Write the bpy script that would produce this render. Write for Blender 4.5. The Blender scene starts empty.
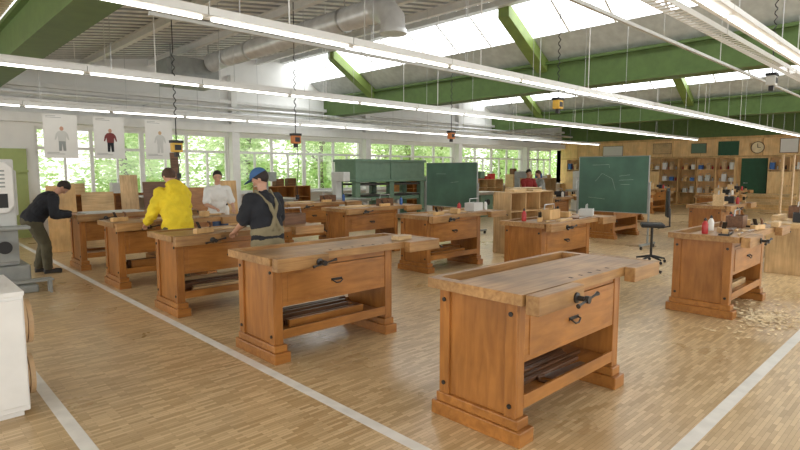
import bpy, bmesh, math, random
from mathutils import Vector, Matrix
random.seed(7)
SC = bpy.context.scene.collection
R = math.radians

# ------------------------------------------------------------ materials
def _base(name):
    m = bpy.data.materials.new(name); m.use_nodes = True
    nt = m.node_tree
    return m, nt, nt.nodes["Principled BSDF"]

def mat(name, col, rough=.5, metal=0, var=.12, scale=6, emit=0, spec=.5):
    m, nt, b = _base(name)
    tc = nt.nodes.new("ShaderNodeTexCoord"); n = nt.nodes.new("ShaderNodeTexNoise")
    n.inputs["Scale"].default_value = scale; n.inputs["Detail"].default_value = 4
    r = nt.nodes.new("ShaderNodeValToRGB")
    r.color_ramp.elements[0].position = .3; r.color_ramp.elements[1].position = .7
    r.color_ramp.elements[0].color = [c*(1-var) for c in col] + [1]
    r.color_ramp.elements[1].color = [min(1, c*(1+var)) for c in col] + [1]
    nt.links.new(tc.outputs["Object"], n.inputs["Vector"])
    nt.links.new(n.outputs["Fac"], r.inputs["Fac"])
    nt.links.new(r.outputs["Color"], b.inputs["Base Color"])
    b.inputs["Roughness"].default_value = rough; b.inputs["Metallic"].default_value = metal
    b.inputs["Specular IOR Level"].default_value = spec
    return m

def wood(name, c1, c2, rough=.42, grain=(1, 14, 14), scale=2.2, lo=.72, hi=1.2):
    m, nt, b = _base(name)
    tc = nt.nodes.new("ShaderNodeTexCoord"); oi = nt.nodes.new("ShaderNodeObjectInfo")
    add = nt.nodes.new("ShaderNodeVectorMath"); add.operation = 'ADD'
    mul = nt.nodes.new("ShaderNodeMath"); mul.operation = 'MULTIPLY'; mul.inputs[1].default_value = 17
    nt.links.new(oi.outputs["Random"], mul.inputs[0])
    nt.links.new(tc.outputs["Object"], add.inputs[0]); nt.links.new(mul.outputs[0], add.inputs[1])
    mp = nt.nodes.new("ShaderNodeMapping"); mp.inputs["Scale"].default_value = grain
    nt.links.new(add.outputs[0], mp.inputs["Vector"])
    n = nt.nodes.new("ShaderNodeTexNoise"); n.inputs["Scale"].default_value = scale
    n.inputs["Detail"].default_value = 6; n.inputs["Distortion"].default_value = .6
    nt.links.new(mp.outputs[0], n.inputs["Vector"])
    r = nt.nodes.new("ShaderNodeValToRGB")
    r.color_ramp.elements[0].position = .32; r.color_ramp.elements[1].position = .68
    r.color_ramp.elements[0].color = list(c1)+[1]; r.color_ramp.elements[1].color = list(c2)+[1]
    nt.links.new(n.outputs["Fac"], r.inputs["Fac"])
    n2 = nt.nodes.new("ShaderNodeTexNoise"); n2.inputs["Scale"].default_value = 2.5; n2.inputs["Detail"].default_value = 5
    nt.links.new(add.outputs[0], n2.inputs["Vector"])
    mr = nt.nodes.new("ShaderNodeMapRange"); mr.inputs[1].default_value = .3; mr.inputs[2].default_value = .7
    mr.inputs[3].default_value = lo; mr.inputs[4].default_value = hi
    nt.links.new(n2.outputs["Fac"], mr.inputs[0])
    vm = nt.nodes.new("ShaderNodeVectorMath"); vm.operation = 'SCALE'
    nt.links.new(r.outputs["Color"], vm.inputs[0]); nt.links.new(mr.outputs[0], vm.inputs["Scale"])
    nt.links.new(vm.outputs[0], b.inputs["Base Color"])
    bp = nt.nodes.new("ShaderNodeBump"); bp.inputs["Strength"].default_value = .05
    nt.links.new(n.outputs["Fac"], bp.inputs["Height"]); nt.links.new(bp.outputs[0], b.inputs["Normal"])
    b.inputs["Roughness"].default_value = rough
    return m

def emis(name, col, s):
    m = bpy.data.materials.new(name); m.use_nodes = True; nt = m.node_tree
    nt.nodes.clear(); o = nt.nodes.new("ShaderNodeOutputMaterial"); e = nt.nodes.new("ShaderNodeEmission")
    e.inputs[0].default_value = list(col)+[1]; e.inputs[1].default_value = s
    nt.links.new(e.outputs[0], o.inputs[0]); return m

M = {}
M['bw'] = wood("bench_wood", (.315,.122,.026), (.455,.195,.045), rough=.32, grain=(1.5,9,9), lo=.76, hi=1.14)
M['bwv'] = wood("bench_wood_vertical", (.30,.115,.025), (.43,.18,.041), rough=.32, grain=(9,9,1.5), lo=.76, hi=1.14)
M['top'] = wood("bench_top_wood", (.31,.155,.052), (.48,.275,.105), rough=.45, lo=.62)
M['light'] = wood("light_wood", (.54,.36,.17), (.70,.50,.27))
M['lightv'] = wood("light_wood_vertical", (.50,.32,.15), (.66,.46,.24), grain=(14,14,1))
M['wall_wood'] = wood("wall_wood", (.76,.49,.22), (.86,.60,.30), grain=(10,10,1), lo=.88)
M['cabw'] = wood("cabinet_wood", (.60,.36,.14), (.72,.47,.21), grain=(10,10,1))
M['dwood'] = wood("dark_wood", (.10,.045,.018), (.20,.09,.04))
M['steel'] = mat("dark_steel", (.055,.052,.05), .35, .7)
M['bright'] = mat("bright_steel", (.5,.5,.5), .3, .9)
M['zinc'] = mat("zinc_duct", (.70,.71,.72), .35, .4)
M['hole'] = mat("hole_black", (.03,.02,.012), .9)
M['green'] = mat("beam_green", (.095,.16,.042), .5)
M['strut'] = mat("strut_green", (.20,.28,.07), .5)
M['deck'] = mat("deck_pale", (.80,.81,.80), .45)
M['deckshade'] = mat("deck_rib_shade_grey", (.36,.37,.37), .5)  # darker copy of the deck colour: rib shade painted in
M['slat'] = wood("ceiling_slat_wood", (.36,.26,.17), (.50,.38,.26))
M['panelg'] = mat("roof_panel_grey", (.60,.62,.61), .5)
M['white'] = mat("white_paint", (.80,.80,.78), .5, var=.04)
M['wallw'] = mat("wall_white", (.84,.84,.82), .7, var=.05, scale=2)
M['grey'] = mat("machine_grey", (.30,.32,.31), .45)
M['lgrey'] = mat("light_grey", (.60,.61,.59), .5, var=.05)
M['press'] = mat("press_green", (.12,.21,.145), .4)
M['board'] = mat("chalk_green", (.055,.125,.09), .6, var=.25, scale=2)
M['chalk'] = mat("chalk_white", (.35,.42,.38), .9)
M['black'] = mat("black_plastic", (.015,.015,.017), .5)
M['yellow'] = mat("yellow_plastic", (.70,.42,.05), .4)
M['orange'] = mat("orange_plastic", (.60,.20,.05), .4)
M['red'] = mat("red_plastic", (.45,.03,.03), .35)
M['blue'] = mat("blue_plastic", (.05,.15,.45), .4)
M['line'] = mat("floor_line_white", (.82,.81,.77), .6, var=.08, scale=8)
M['paper'] = mat("paper_white", (.80,.80,.78), .8, var=.02)
M['shav'] = mat("shaving_wood", (.86,.72,.48), .8, var=.1)
M['tan'] = mat("tan_tape", (.58,.40,.23), .6)
M['doorg'] = mat("door_green", (.02,.10,.05), .5)
M['tube'] = emis("tube_glow", (1,.97,.88), 6)
M['sky'] = emis("skylight_glow", (.97,.99,1), 5)
M['skin'] = mat("skin", (.55,.31,.21), .5, var=.06)
M['lip'] = mat("lip", (.42,.14,.12), .5)
M['hair'] = mat("brown_hair", (.07,.035,.02), .7, var=.3, scale=60)
M['hairb'] = mat("black_hair", (.02,.014,.012), .7, var=.3, scale=60)
M['hoody'] = mat("yellow_cloth", (.78,.60,.03), .9, var=.12)
M['navy'] = mat("navy_cloth", (.018,.020,.026), .9, var=.2)
M['whitec'] = mat("white_cloth", (.74,.74,.72), .9, var=.05)
M['khaki'] = mat("khaki_cloth", (.25,.215,.13), .9, var=.15)
M['jeans'] = mat("jeans_cloth", (.05,.08,.15), .9, var=.2)
M['olive'] = mat("olive_cloth", (.10,.09,.055), .9, var=.2)
M['capb'] = mat("blue_cap_cloth", (.05,.13,.30), .85)
M['redc'] = mat("red_cloth", (.30,.03,.03), .9)
M['maroon'] = mat("print_maroon", (.20,.05,.05), .9)
M['shoe'] = mat("shoe_leather", (.02,.018,.016), .5)
M['bark'] = mat("bark", (.22,.19,.14), .9)
M['grass'] = mat("grass", (.50,.64,.30), .9, var=.2, scale=2)
M['limewall'] = mat("lime_paint", (.38,.46,.18), .6, var=.05)

def leafmat():
    m, nt, b = _base("leaf_green")
    tc = nt.nodes.new("ShaderNodeTexCoord"); n = nt.nodes.new("ShaderNodeTexNoise"); n.inputs["Scale"].default_value = 1.0
    r = nt.nodes.new("ShaderNodeValToRGB"); r.color_ramp.elements[0].position = .35; r.color_ramp.elements[1].position = .65
    r.color_ramp.elements[0].color = (.56,.74,.36,1); r.color_ramp.elements[1].color = (.80,.88,.60,1)
    nt.links.new(tc.outputs["Object"], n.inputs["Vector"]); nt.links.new(n.outputs["Fac"], r.inputs["Fac"])
    t = nt.nodes.new("ShaderNodeBsdfTranslucent"); d = nt.nodes.new("ShaderNodeBsdfDiffuse"); x = nt.nodes.new("ShaderNodeMixShader")
    x.inputs[0].default_value = .5
    nt.links.new(r.outputs["Color"], t.inputs[0]); nt.links.new(r.outputs["Color"], d.inputs[0])
    nt.links.new(d.outputs[0], x.inputs[1]); nt.links.new(t.outputs[0], x.inputs[2])
    nt.links.new(x.outputs[0], nt.nodes["Material Output"].inputs[0]); return m
M['leaf'] = leafmat()

def glassmat():
    m = bpy.data.materials.new("window_glass"); m.use_nodes = True; nt = m.node_tree
    nt.nodes.clear(); o = nt.nodes.new("ShaderNodeOutputMaterial")
    t = nt.nodes.new("ShaderNodeBsdfTransparent"); g = nt.nodes.new("ShaderNodeBsdfGlossy")
    g.inputs["Roughness"].default_value = .05
    x = nt.nodes.new("ShaderNodeMixShader"); x.inputs[0].default_value = .06
    nt.links.new(t.outputs[0], x.inputs[1]); nt.links.new(g.outputs[0], x.inputs[2])
    nt.links.new(x.outputs[0], o.inputs[0]); return m
M['glass'] = glassmat()

def floormat():
    m, nt, b = _base("parquet_floor")
    tc = nt.nodes.new("ShaderNodeTexCoord")
    br = nt.nodes.new("ShaderNodeTexBrick")
    br.inputs["Scale"].default_value = 1; br.inputs["Brick Width"].default_value = .15
    br.inputs["Row Height"].default_value = .026; br.inputs["Mortar Size"].default_value = .001
    br.inputs["Mortar Smooth"].default_value = .2; br.offset = .37; br.inputs["Bias"].default_value = 0
    br.inputs["Color1"].default_value = (.49,.335,.165,1); br.inputs["Color2"].default_value = (.74,.56,.325,1)
    br.inputs["Mortar"].default_value = (.36,.23,.11,1)
    nt.links.new(tc.outputs["Object"], br.inputs["Vector"])
    n = nt.nodes.new("ShaderNodeTexNoise"); n.inputs["Scale"].default_value = .9; n.inputs["Detail"].default_value = 6
    nt.links.new(tc.outputs["Object"], n.inputs["Vector"])
    mr = nt.nodes.new("ShaderNodeMapRange"); mr.inputs[1].default_value = .3; mr.inputs[2].default_value = .7
    mr.inputs[3].default_value = .9; mr.inputs[4].default_value = 1.08
    nt.links.new(n.outputs["Fac"], mr.inputs[0])
    vm = nt.nodes.new("ShaderNodeVectorMath"); vm.operation = 'SCALE'
    nt.links.new(br.outputs["Color"], vm.inputs[0]); nt.links.new(mr.outputs[0], vm.inputs["Scale"])
    nt.links.new(vm.outputs[0], b.inputs["Base Color"])
    r2 = nt.nodes.new("ShaderNodeMapRange"); r2.inputs[3].default_value = .2; r2.inputs[4].default_value = .4
    nt.links.new(n.outputs["Fac"], r2.inputs[0]); nt.links.new(r2.outputs[0], b.inputs["Roughness"])
    return m
M['floor'] = floormat()

# ------------------------------------------------------------ mesh builder
class MB:
    def __init__(s): s.bm = bmesh.new()
    def _mi(s, faces, mi):
        for f in faces: f.material_index = mi
    def box(s, x0, x1, y0, y1, z0, z1, mi=0, mtx=None):
        P = [(x0,y0,z0),(x1,y0,z0),(x1,y1,z0),(x0,y1,z0),(x0,y0,z1),(x1,y0,z1),(x1,y1,z1),(x0,y1,z1)]
        v = [s.bm.verts.new(mtx @ Vector(p) if mtx else p) for p in P]
        F = [s.bm.faces.new([v[i] for i in q]) for q in ((0,3,2,1),(4,5,6,7),(0,1,5,4),(1,2,6,5),(2,3,7,6),(3,0,4,7))]
        s._mi(F, mi); return s
    def prism(s, pts, a, b, axis='x', mi=0):
        def mk(p, t):
            return {'x': (t, p[0], p[1]), 'y': (p[0], t, p[1]), 'z': (p[0], p[1], t)}[axis]
        A = [s.bm.verts.new(mk(p, a)) for p in pts]; B = [s.bm.verts.new(mk(p, b)) for p in pts]
        n = len(pts); F = [s.bm.faces.new(A[::-1]), s.bm.faces.new(B)]
        for i in range(n): F.append(s.bm.faces.new((A[i], A[(i+1) % n], B[(i+1) % n], B[i])))
        s._mi(F, mi); return s
    def tube(s, pts, rad, seg=12, mi=0, flat=1.0):
        pts = [Vector(p) for p in pts]
        if not isinstance(rad, (list, tuple)): rad = [rad]*len(pts)
        rings = []; ref = None
        for i, p in enumerate(pts):
            t = (pts[min(i+1, len(pts)-1)] - pts[max(i-1, 0)]).normalized()
            if ref is None:
                ref = Vector((0,0,1)) if abs(t.z) < .9 else Vector((1,0,0))
            u = t.cross(ref).normalized(); w = u.cross(t).normalized(); ref = w
            rings.append([s.bm.verts.new(p + u*math.cos(2*math.pi*k/seg)*rad[i] + w*math.sin(2*math.pi*k/seg)*rad[i]*flat) for k in range(seg)])
        F = []
        for a, b in zip(rings, rings[1:]):
            for k in range(seg): F.append(s.bm.faces.new((a[k], a[(k+1) % seg], b[(k+1) % seg], b[k])))
        F.append(s.bm.faces.new(rings[0][::-1])); F.append(s.bm.faces.new(rings[-1]))
        s._mi(F, mi); return s
    def cyl(s, a, b, r, r2=None, seg=16, mi=0):
        return s.tube([a, b], [r, r if r2 is None else r2], seg, mi)
    def cap(s, a, b, r1, r2=None, seg=12):
        a = Vector(a); b = Vector(b); r2 = r1 if r2 is None else r2
        d = (b-a).normalized() if (b-a).length > 1e-6 else Vector((0,0,1))
        pts = []; rr = []
        for k in (85, 60, 35, 12): pts.append(a - d*r1*math.sin(R(k))); rr.append(r1*math.cos(R(k)))
        pts += [a, b]; rr += [r1, r2]
        for k in (12, 35, 60, 85): pts.append(b + d*r2*math.sin(R(k))); rr.append(r2*math.cos(R(k)))
        return s.tube(pts, rr, seg)
    def ell(s, c, r, mtx=None, seg=20, mi=0):
        m = Matrix.Translation(c) @ Matrix.Diagonal((*r, 1))
        if mtx: m = mtx @ m
        g = bmesh.ops.create_uvsphere(s.bm, u_segments=seg, v_segments=max(8, seg//2), radius=1, matrix=m)
        for v in g['verts']:
            for f in v.link_faces: f.material_index = mi
        return s
    def lathe(s, prof, c=(0,0,0), seg=20, mi=0):
        c = Vector(c); rings = []
        for r, z in prof: rings.append([s.bm.verts.new(c+Vector((r*math.cos(2*math.pi*k/seg), r*math.sin(2*math.pi*k/seg), z))) for k in range(seg)])
        F = []
        for a, b in zip(rings, rings[1:]):
            for k in range(seg): F.append(s.bm.faces.new((a[k], a[(k+1) % seg], b[(k+1) % seg], b[k])))
        F.append(s.bm.faces.new(rings[0][::-1])); F.append(s.bm.faces.new(rings[-1])); s._mi(F, mi); return s
    def obj(s, name, mats, parent=None, loc=(0,0,0), rz=0, bevel=0, smooth=False, label=None, cat=None, group=None):
        bmesh.ops.recalc_face_normals(s.bm, faces=s.bm.faces)
        me = bpy.data.meshes.new(name); s.bm.to_mesh(me); s.bm.free()
        for m in (mats if isinstance(mats, list) else [mats]): me.materials.append(M[m])
        if smooth:
            for p in me.polygons: p.use_smooth = True
            me.set_sharp_from_angle(angle=R(40))
        o = bpy.data.objects.new(name, me); SC.objects.link(o)
        o.location = loc; o.rotation_euler = (0,0,rz)
        if parent: o.parent = parent
        if bevel:
            b = o.modifiers.new("bevel", 'BEVEL'); b.width = bevel; b.segments = 2; b.limit_method = 'ANGLE'
        if label: o["label"] = label
        if cat: o["category"] = cat
        if group: o["group"] = group
        return o

def root(name, loc, rz=0, label=None, cat=None, group=None):
    o = bpy.data.objects.new(name, None); o.empty_display_size = .1; SC.objects.link(o)
    o.location = loc; o.rotation_euler = (0,0,rz)
    if label: o["label"] = label
    if cat: o["category"] = cat
    if group: o["group"] = group
    return o

def dup(o, loc=None, rz=None, label=None):
    def rec(a, par):
        n = a.copy(); SC.objects.link(n)
        if par: n.parent = par
        for c in list(a.children): rec(c, n)
        return n
    n = rec(o, None)
    if loc is not None: n.location = loc
    if rz is not None: n.rotation_euler = (0,0,rz)
    if label: n["label"] = label
    return n

def struct(o): o["kind"] = "structure"; return o

# ------------------------------------------------------------ room
X0, X1, Y0, Y1 = -4.0, 27.0, -4.0, 15.5
b = MB(); b.box(X0, X1, Y0, Y1, -.2, 0); struct(b.obj("floor", 'floor'))
for i, (a, c, d, e) in enumerate([(2.12, 2.20, -4, 15.2), (.74, .82, -4, 15.2), (-4, 26, 1.0, 1.08)]):
    b = MB()
    if i < 2: b.box(a, c, d, e, 0, .0015)
    else: b.box(2.2, c, d, e, 0, .0015)
    struct(b.obj("trim_%d" % (i+1), 'line'))

b = MB()
b.box(X0, X1, Y1, Y1+.25, -.2, .9)
b.box(X0, X1, Y1, Y1+.25, 2.65, 5.3)
b.box(X0, 2.8, Y1, Y1+.25, .9, 2.65)
px = 2.8; wins = []
while px < 26:
    wins += [(px, px+2.45), (px+2.45, px+4.9)]
    b.box(px+4.9, min(px+5.2, X1), Y1, Y1+.25, .9, 2.65); px += 5.2
wins = [w for w in wins if w[1] < X1]
struct(b.obj("wall_back", 'wallw'))
for i, (a, c) in enumerate(wins):
    b = MB(); y0, y1 = Y1+.05, Y1+.13
    b.box(a, c, y0, y1, .9, .97); b.box(a, c, y0, y1, 2.58, 2.65)
    b.box(a, a+.06, y0, y1, .97, 2.58); b.box(c-.06, c, y0, y1, .97, 2.58)
    m = (a+c)/2
    for (q0, q1, wd) in ((a+.06, m-.04, 1), (m+.04, c-.06, 1)):
        b.box(q0, q1, y0, y1, 2.1, 2.17); b.box((q0+q1)/2-.025, (q0+q1)/2+.025, y0, y1, .97, 2.1)
    b.box(m-.04, m+.04, y0, y1, .97, 2.58)
    w = struct(b.obj("window_%d" % (i+1), 'white'))
    b = MB(); b.box(a+.06, c-.06, Y1+.085, Y1+.095, .97, 2.58); b.obj("window_pane", 'glass', parent=w)
b = MB(); b.box(2.8, X1, Y1-.25, Y1+.04, .86, .9); struct(b.obj("trim_4", 'white'))
b = MB(); b.box(X0, X1, Y1-.25, Y1, 2.72, 2.95); b.box(X0, X1, Y1-.18, Y1, 3.55, 3.65); struct(b.obj("trim_5", 'white', bevel=.01))
for i, x in enumerate((7.85, 13.05, 18.25, 23.45)):
    b = MB(); b.box(x-.12, x+.12, Y1-.24, Y1, 0, 2.72); b.box(x-.1, x+.1, Y1-.2, Y1, 2.95, 4.4); struct(b.obj("trim_column_%d" % (i+1), 'white', bevel=.01))
for (yy, zz, r_) in ((15.2, 3.1, .045), (15.2, 3.25, .03), (14.6, 3.32, .05)):
    b = MB(); b.cyl((-3, yy, zz), (26.5, yy, zz), r_, seg=10)
    x = -2.5
    while x < 26: b.box(x, x+.02, yy-.01, 15.5, zz-.01, zz+.01); x += 2.6
    b.obj("service_pipe", 'zinc', smooth=True, label="thin grey service pipe running along the upper wall", cat="pipe", group="service pipes")
b = MB(); b.box(X1, X1+.25, Y0, Y1+.25, -.2, 3.0); struct(b.obj("wall_right", 'wall_wood'))
b = MB(); b.box(X1, X1+.25, Y0, Y1+.25, 3.0, 5.4); struct(b.obj("wall_right_upper", 'green'))
b = MB(); b.box(X1-.04, X1, Y0, Y1, 2.16, 2.22); b.box(X1-.06, X1, Y0, Y1, 2.95, 3.05)
y = -3.5
while y < Y1: b.box(X1-.02, X1, y, y+.03, 2.22, 2.95); y += 1.2
struct(b.obj("trim_6", 'cabw'))

# roof
BE = [2.1, 11.6, 21.1]
def zd(x):
    if x < 1.9: return 4.15
    for k in range(3):
        s = BE[k]+.2
        if x < s: return 4.1
        if x < s+7.5: return 4.08+(x-s)/7.5*1.05
        if k < 2 and x < BE[k+1]-.2: return 5.05-(x-s-7.5)/1.6*1.0
    return 4.9
def deck(b, xa, za, xb, zb):
    p = .3; y = Y0; V = []
    prof = [(0,0),(.15,0),(.18,.10),(.27,.10)]
    while y < Y1:
        for dy, dz in prof: V.append((min(y+dy, Y1), dz))
        y += p
    A = [b.bm.verts.new((xa, q[0], za+q[1])) for q in V]; B = [b.bm.verts.new((xb, q[0], zb+q[1])) for q in V]
    for i in range(len(V)-1):
        f = b.bm.faces.new((A[i], A[i+1], B[i+1], B[i])); f.material_index = 0 if i % 4 == 0 else 1  # webs and upper flanges take the grey, painting in the ribs' shadow
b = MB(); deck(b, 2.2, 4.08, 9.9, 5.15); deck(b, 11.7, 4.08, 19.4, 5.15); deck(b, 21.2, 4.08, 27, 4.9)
struct(b.obj("ceiling", ['deck','deckshade']))
b = MB(); b.box(X0, 1.7, Y0, Y1, 4.22, 4.24, 1); y = Y0
while y < Y1: b.box(X0, 1.7, y, y+.12, 4.15, 4.18); y += .18
struct(b.obj("ceiling_slats", ['slat','dwood']))
for i, x in enumerate(BE):
    b = MB()
    b.box(x-.45, x, Y0, Y1, 3.4, 3.46); b.box(x-.45, x, Y0, Y1, 3.98, 4.04); b.box(x-.36, x-.09, Y0, Y1, 3.46, 3.98)
    struct(b.obj("trim_beam_%d" % (i+1), 'green'))
for k in range(2):
    for j, t in enumerate((1.6, 3.2, 4.8, 6.4)):
        x = BE[k]+.2+t; z = zd(x)
        b = MB(); b.box(x-.05, x+.05, Y0, Y1, z-.16, z-.15); b.box(x-.005, x+.005, Y0, Y1, z-.15, z-.01); b.box(x-.05, x+.05, Y0, Y1, z-.01, z)
        struct(b.obj("trim_purlin_%d" % (k*4+j+1), 'white'))
for i in (1, 2):
    xb = BE[i]-.25; xt = xb-1.65; f = .40
    xm = xb+(xt-xb)*f; zm = 4.06+1.08*f
    b = MB()
    b.prism([(xb, 4.06), (xm, zm), (xm, zm+.04), (xb, 4.10)], Y0, Y1, 'y')
    struct(b.obj("trim_upstand_%d" % i, 'panelg'))
    b = MB()
    b.prism([(xm, zm), (xt, 5.14), (xt, 5.18), (xm, zm+.04)], Y0, Y1, 'y')
    w = struct(b.obj("window_%d" % (20+i), 'sky'))
    b = MB(); y = Y0
    while y < Y1:
        b.prism([(xm, zm-.03), (xt, 5.10), (xt, 5.135), (xm, zm-.003)], y, y+.04, 'y'); y += 1.0
    b.obj("glazing_bar", 'white', parent=w)
    for yy in (-4.0, 1.0, 7.0, 13.0):
        b = MB()
        b.prism([(xb+.1, 3.70), (xt+.0, 4.78), (xt+.0, 5.06), (xb+.1, 3.98)], yy-.14, yy+.14, 'y')
        struct(b.obj("trim_strut_%d" % i, 'strut', bevel=.01))
for i in (1, 2):
    xt = BE[i]-1.9
    b = MB(); b.box(xt-.15, xt+.05, Y0, Y1, 4.98, 5.1); struct(b.obj("trim_ridge_%d" % i, 'lgrey'))

# ------------------------------------------------------------ light rows
b = MB(); b.box(0, 1.55, -.045, .045, 0, .065); b.prism([(-.08,-.012), (.08,-.012), (.045,.0), (-.045,.0)], 0, 1.55, 'x')
lamp0 = root("ceiling_lamp", (-1, 4.57, 2.9), label="white fluorescent batten lamp hanging in a continuous row", cat="lamp", group="fluorescent lamp rows")
h = b.obj("housing", 'white', parent=lamp0)
b = MB(); b.cyl((.04,0,-.027), (1.51,0,-.027), .015, seg=8); b.obj("tube", 'tube', parent=lamp0)
b = MB(); b.cyl((.3,0,0), (.3,0,1), .004, seg=6)
wr0 = b.obj("suspension_wire", 'bright', parent=lamp0, loc=(0,0,.065)); wr0.scale = (1,1,1.1)
first = True
for (yy, zz) in ((1.5, 2.9), (4.57, 2.9), (8.2, 2.9), (12.6, 2.84)):
    x = -1.0
    while x < 25.0:
        if first: L = lamp0; first = False; L.location = (x, yy, zz)
        else: L = dup(lamp0, (x, yy, zz))
        for c in L.children:
            if c.name.startswith("suspension"): c.scale = (1,1, zd(x+.3)-zz-.07)
        x += 1.56
for (yy, zz) in ((1.86, 2.95), (4.95, 3.0), (8.6, 3.0), (13.0, 2.95)):
    b = MB()
    for s_ in (-.07, .07):
        b.box(-1, 22, yy+s_-.004, yy+s_+.004, zz, zz+.05)
    x = -1.
    while x < 22: b.box(x, x+.03, yy-.066, yy+.066, zz, zz+.008); x += .1
    x = 0.
    while x < 22:
        b.box(x, x+.012, yy-.08, yy-.07, zz, zd(x)+.0); x += 3.12
    b.obj("cable_tray", 'white', label="perforated white metal cable tray running along the lamps", cat="cable tray", group="cable trays")
for (yy, zz) in ((6.4, 3.3), (10.5, 3.2), (3.0, 3.35)):
    b = MB(); b.box(2.3, 21, yy-.02, yy+.02, zz, zz+.04)
    x = 3.
    while x < 21: b.box(x, x+.01, yy-.005, yy+.005, zz+.04, zd(x)); x += 2.4
    b.obj("suspended_rail", 'lgrey', label="slim grey busbar rail hung below the roof", cat="rail", group="suspended rails")

# ------------------------------------------------------------ duct and air unit
d = root("ventilation_duct", (5.9, 9.5, 4.12), label="round galvanised spiral ventilation duct under the roof", cat="duct")
b = MB(); pts = []; rr = []
y = -2.8
while y < 2.6: pts += [(0,y,0), (0,y+.02,0)]; rr += [.185, .198]; y += .45
b.tube(pts, rr, 24); b.obj("duct_pipe", 'zinc', parent=d, smooth=True)
b = MB(); b.tube([(0,-3.2,-.40),(0,-3.18,-.2),(0,-3.05,-.05),(0,-2.79,0)], [.19,.19,.19,.19], 24); b.tube([(0,-3.2,-.44),(0,-3.2,-.38)], .21, 24); b.obj("duct_elbow", 'zinc', parent=d, smooth=True)
b = MB(); b.tube([(0,2.3,0),(0,2.7,-.0),(-.05,2.95,-.04)], [.19,.21,.21], 24); b.obj("duct_collar", 'zinc', parent=d, smooth=True)
for yy in (-2.0, 1.2):
    b = MB(); b.tube([(0,yy-.02,0),(0,yy+.02,0)], .205, 24); b.box(-.005,.005,yy-.01,yy+.01,.2,zd(5.9)-4.12+.02); b.obj("duct_hanger", 'bright', parent=d)
b = MB(); b.box(-.6,.5,-.35,.5,-.35,.25); b.box(-.7,-.6,-.3,.4,-.3,.2); b.box(-.4,.3,-.38,-.35,-.3,-.1); b.box(-.5,-.47,0,.03,.25,.58); b.box(.4,.43,0,.03,.25,.68)
b.obj("air_handling_unit", 'grey', loc=(5.55,12.85,3.9), bevel=.02, label="grey metal air handling box at the end of the duct", cat="ventilation unit")

# ------------------------------------------------------------ workbench
def make_bench(XE=1.82, top='top', w='bw', wv='bwv'):
    r = root("workbench", (0,0,0), label="orange varnished wooden joiner's workbench with drawer and vises", cat="workbench", group="joiner's workbenches")
    for k, x in enumerate((0, 1.22)):
        b = MB(); b.box(x, x+.15, -.02, .67, 0, .09); b.box(x+.015, x+.135, .01, .64, .09, .15)
        b.obj("foot", w, parent=r, bevel=.006)
        b = MB(); x0 = x+.04; b.box(x0, x0+.07, .03, .62, .15, .835)
        sx = -1 if k == 0 else 1; xf = x0 if k == 0 else x0+.07
        for yy in (.03, .54): b.box(xf-.018 if k == 0 else xf, xf if k == 0 else xf+.018, yy, yy+.08, .15, .835)
        e = b.obj("end_panel", wv, parent=r, bevel=.004)
        for yy in (.07, .58):
            for zz in (.22, .76):
                xo = xf+sx*.018
                b = MB(); b.cyl((xo,yy,zz), (xo+sx*.008,yy,zz), .014, seg=12); b.obj("bolt", 'steel', parent=e)
    b = MB(); b.box(.11, 1.26, .07, .60, .47, .49); b.box(.11, 1.26, .58, .60, .49, .83); b.box(.11, 1.26, .04, .06, .775, .835)
    b.box(.11, .13, .07, .58, .49, .83); b.box(1.24, 1.26, .07, .58, .49, .83)
    b.obj("drawer_case", w, parent=r, bevel=.002)
    b = MB(); b.box(.112, 1.258, .035, .068, .465, .77); b.box(.16, 1.21, .029, .035, .50, .74)
    dr = b.obj("drawer", w, parent=r, bevel=.003)
    b = MB(); b.tube([(.62,.029,.63),(.62,.005,.62),(.65,.0,.60),(.69,.0,.60),(.72,.005,.62),(.72,.029,.63)], .006, 8)
    b.box(.61,.73,.024,.029,.618,.640); b.obj("handle", 'steel', parent=dr)
    b = MB(); b.box(.112, 1.258, .05, .60, .215, .235); b.box(.112, 1.258, .03, .05, .19, .27); b.box(.112, 1.258, .60, .62, .19, .27)
    b.obj("shelf", w, parent=r, bevel=.002)
    b = MB(); b.box(-.05, XE, -.05, .44, .837, .90); b.box(-.05, XE, .615, .66, .837, .90); b.box(.02, XE-.07, .44, .615, .837, .850)
    b.box(-.05, .02, .44, .615, .837, .90); b.box(XE-.07, XE, .44, .615, .837, .90)
    x = .58
    while x < XE-.42: b.box(x, x+.022, .0, .028, .9, .9008, 1); x += .125
    b.obj("bench_top", [top, 'hole'], parent=r, bevel=.004)
    v = MB(); v.box(-.04, .46, -.15, -.065, .795, .903); v = v.obj("front_vise", top, parent=r, bevel=.006)
    b = MB(); b.tube([(.36,-.235,.838),(.36,-.21,.838),(.36,-.205,.838),(.36,-.165,.838),(.36,-.16,.838),(.36,-.148,.838)], [.022,.022,.015,.015,.032,.032], 16)
    b.obj("vise_screw", 'steel', parent=v, smooth=True)
    b = MB(); b.tube([(.25,-.222,.818),(.28,-.222,.823),(.45,-.222,.851),(.48,-.222,.856)], [.014,.0075,.0075,.014], 10)
    b.obj("vise_handle", 'steel', parent=v, smooth=True)
    v = MB(); v.box(XE-.38, XE+.05, -.13, -.052, .80, .902); v.box(XE+.002, XE+.05, -.052, .42, .837, .902); v = v.obj("tail_vise", top, parent=r, bevel=.006)
    b = MB(); b.tube([(XE+.045,-.05,.85),(XE+.08,-.05,.85),(XE+.08,-.05,.85),(XE+.10,-.05,.85)], [.014,.014,.022,.022], 14); b.obj("vise_screw", 'steel', parent=v, smooth=True)
    b = MB(); b.tube([(XE+.09,-.13,.81),(XE+.09,-.105,.82),(XE+.09,.02,.87),(XE+.09,.045,.88)], [.013,.007,.007,.013], 10); b.obj("vise_handle", 'steel', parent=v, smooth=True)
    return r
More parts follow.
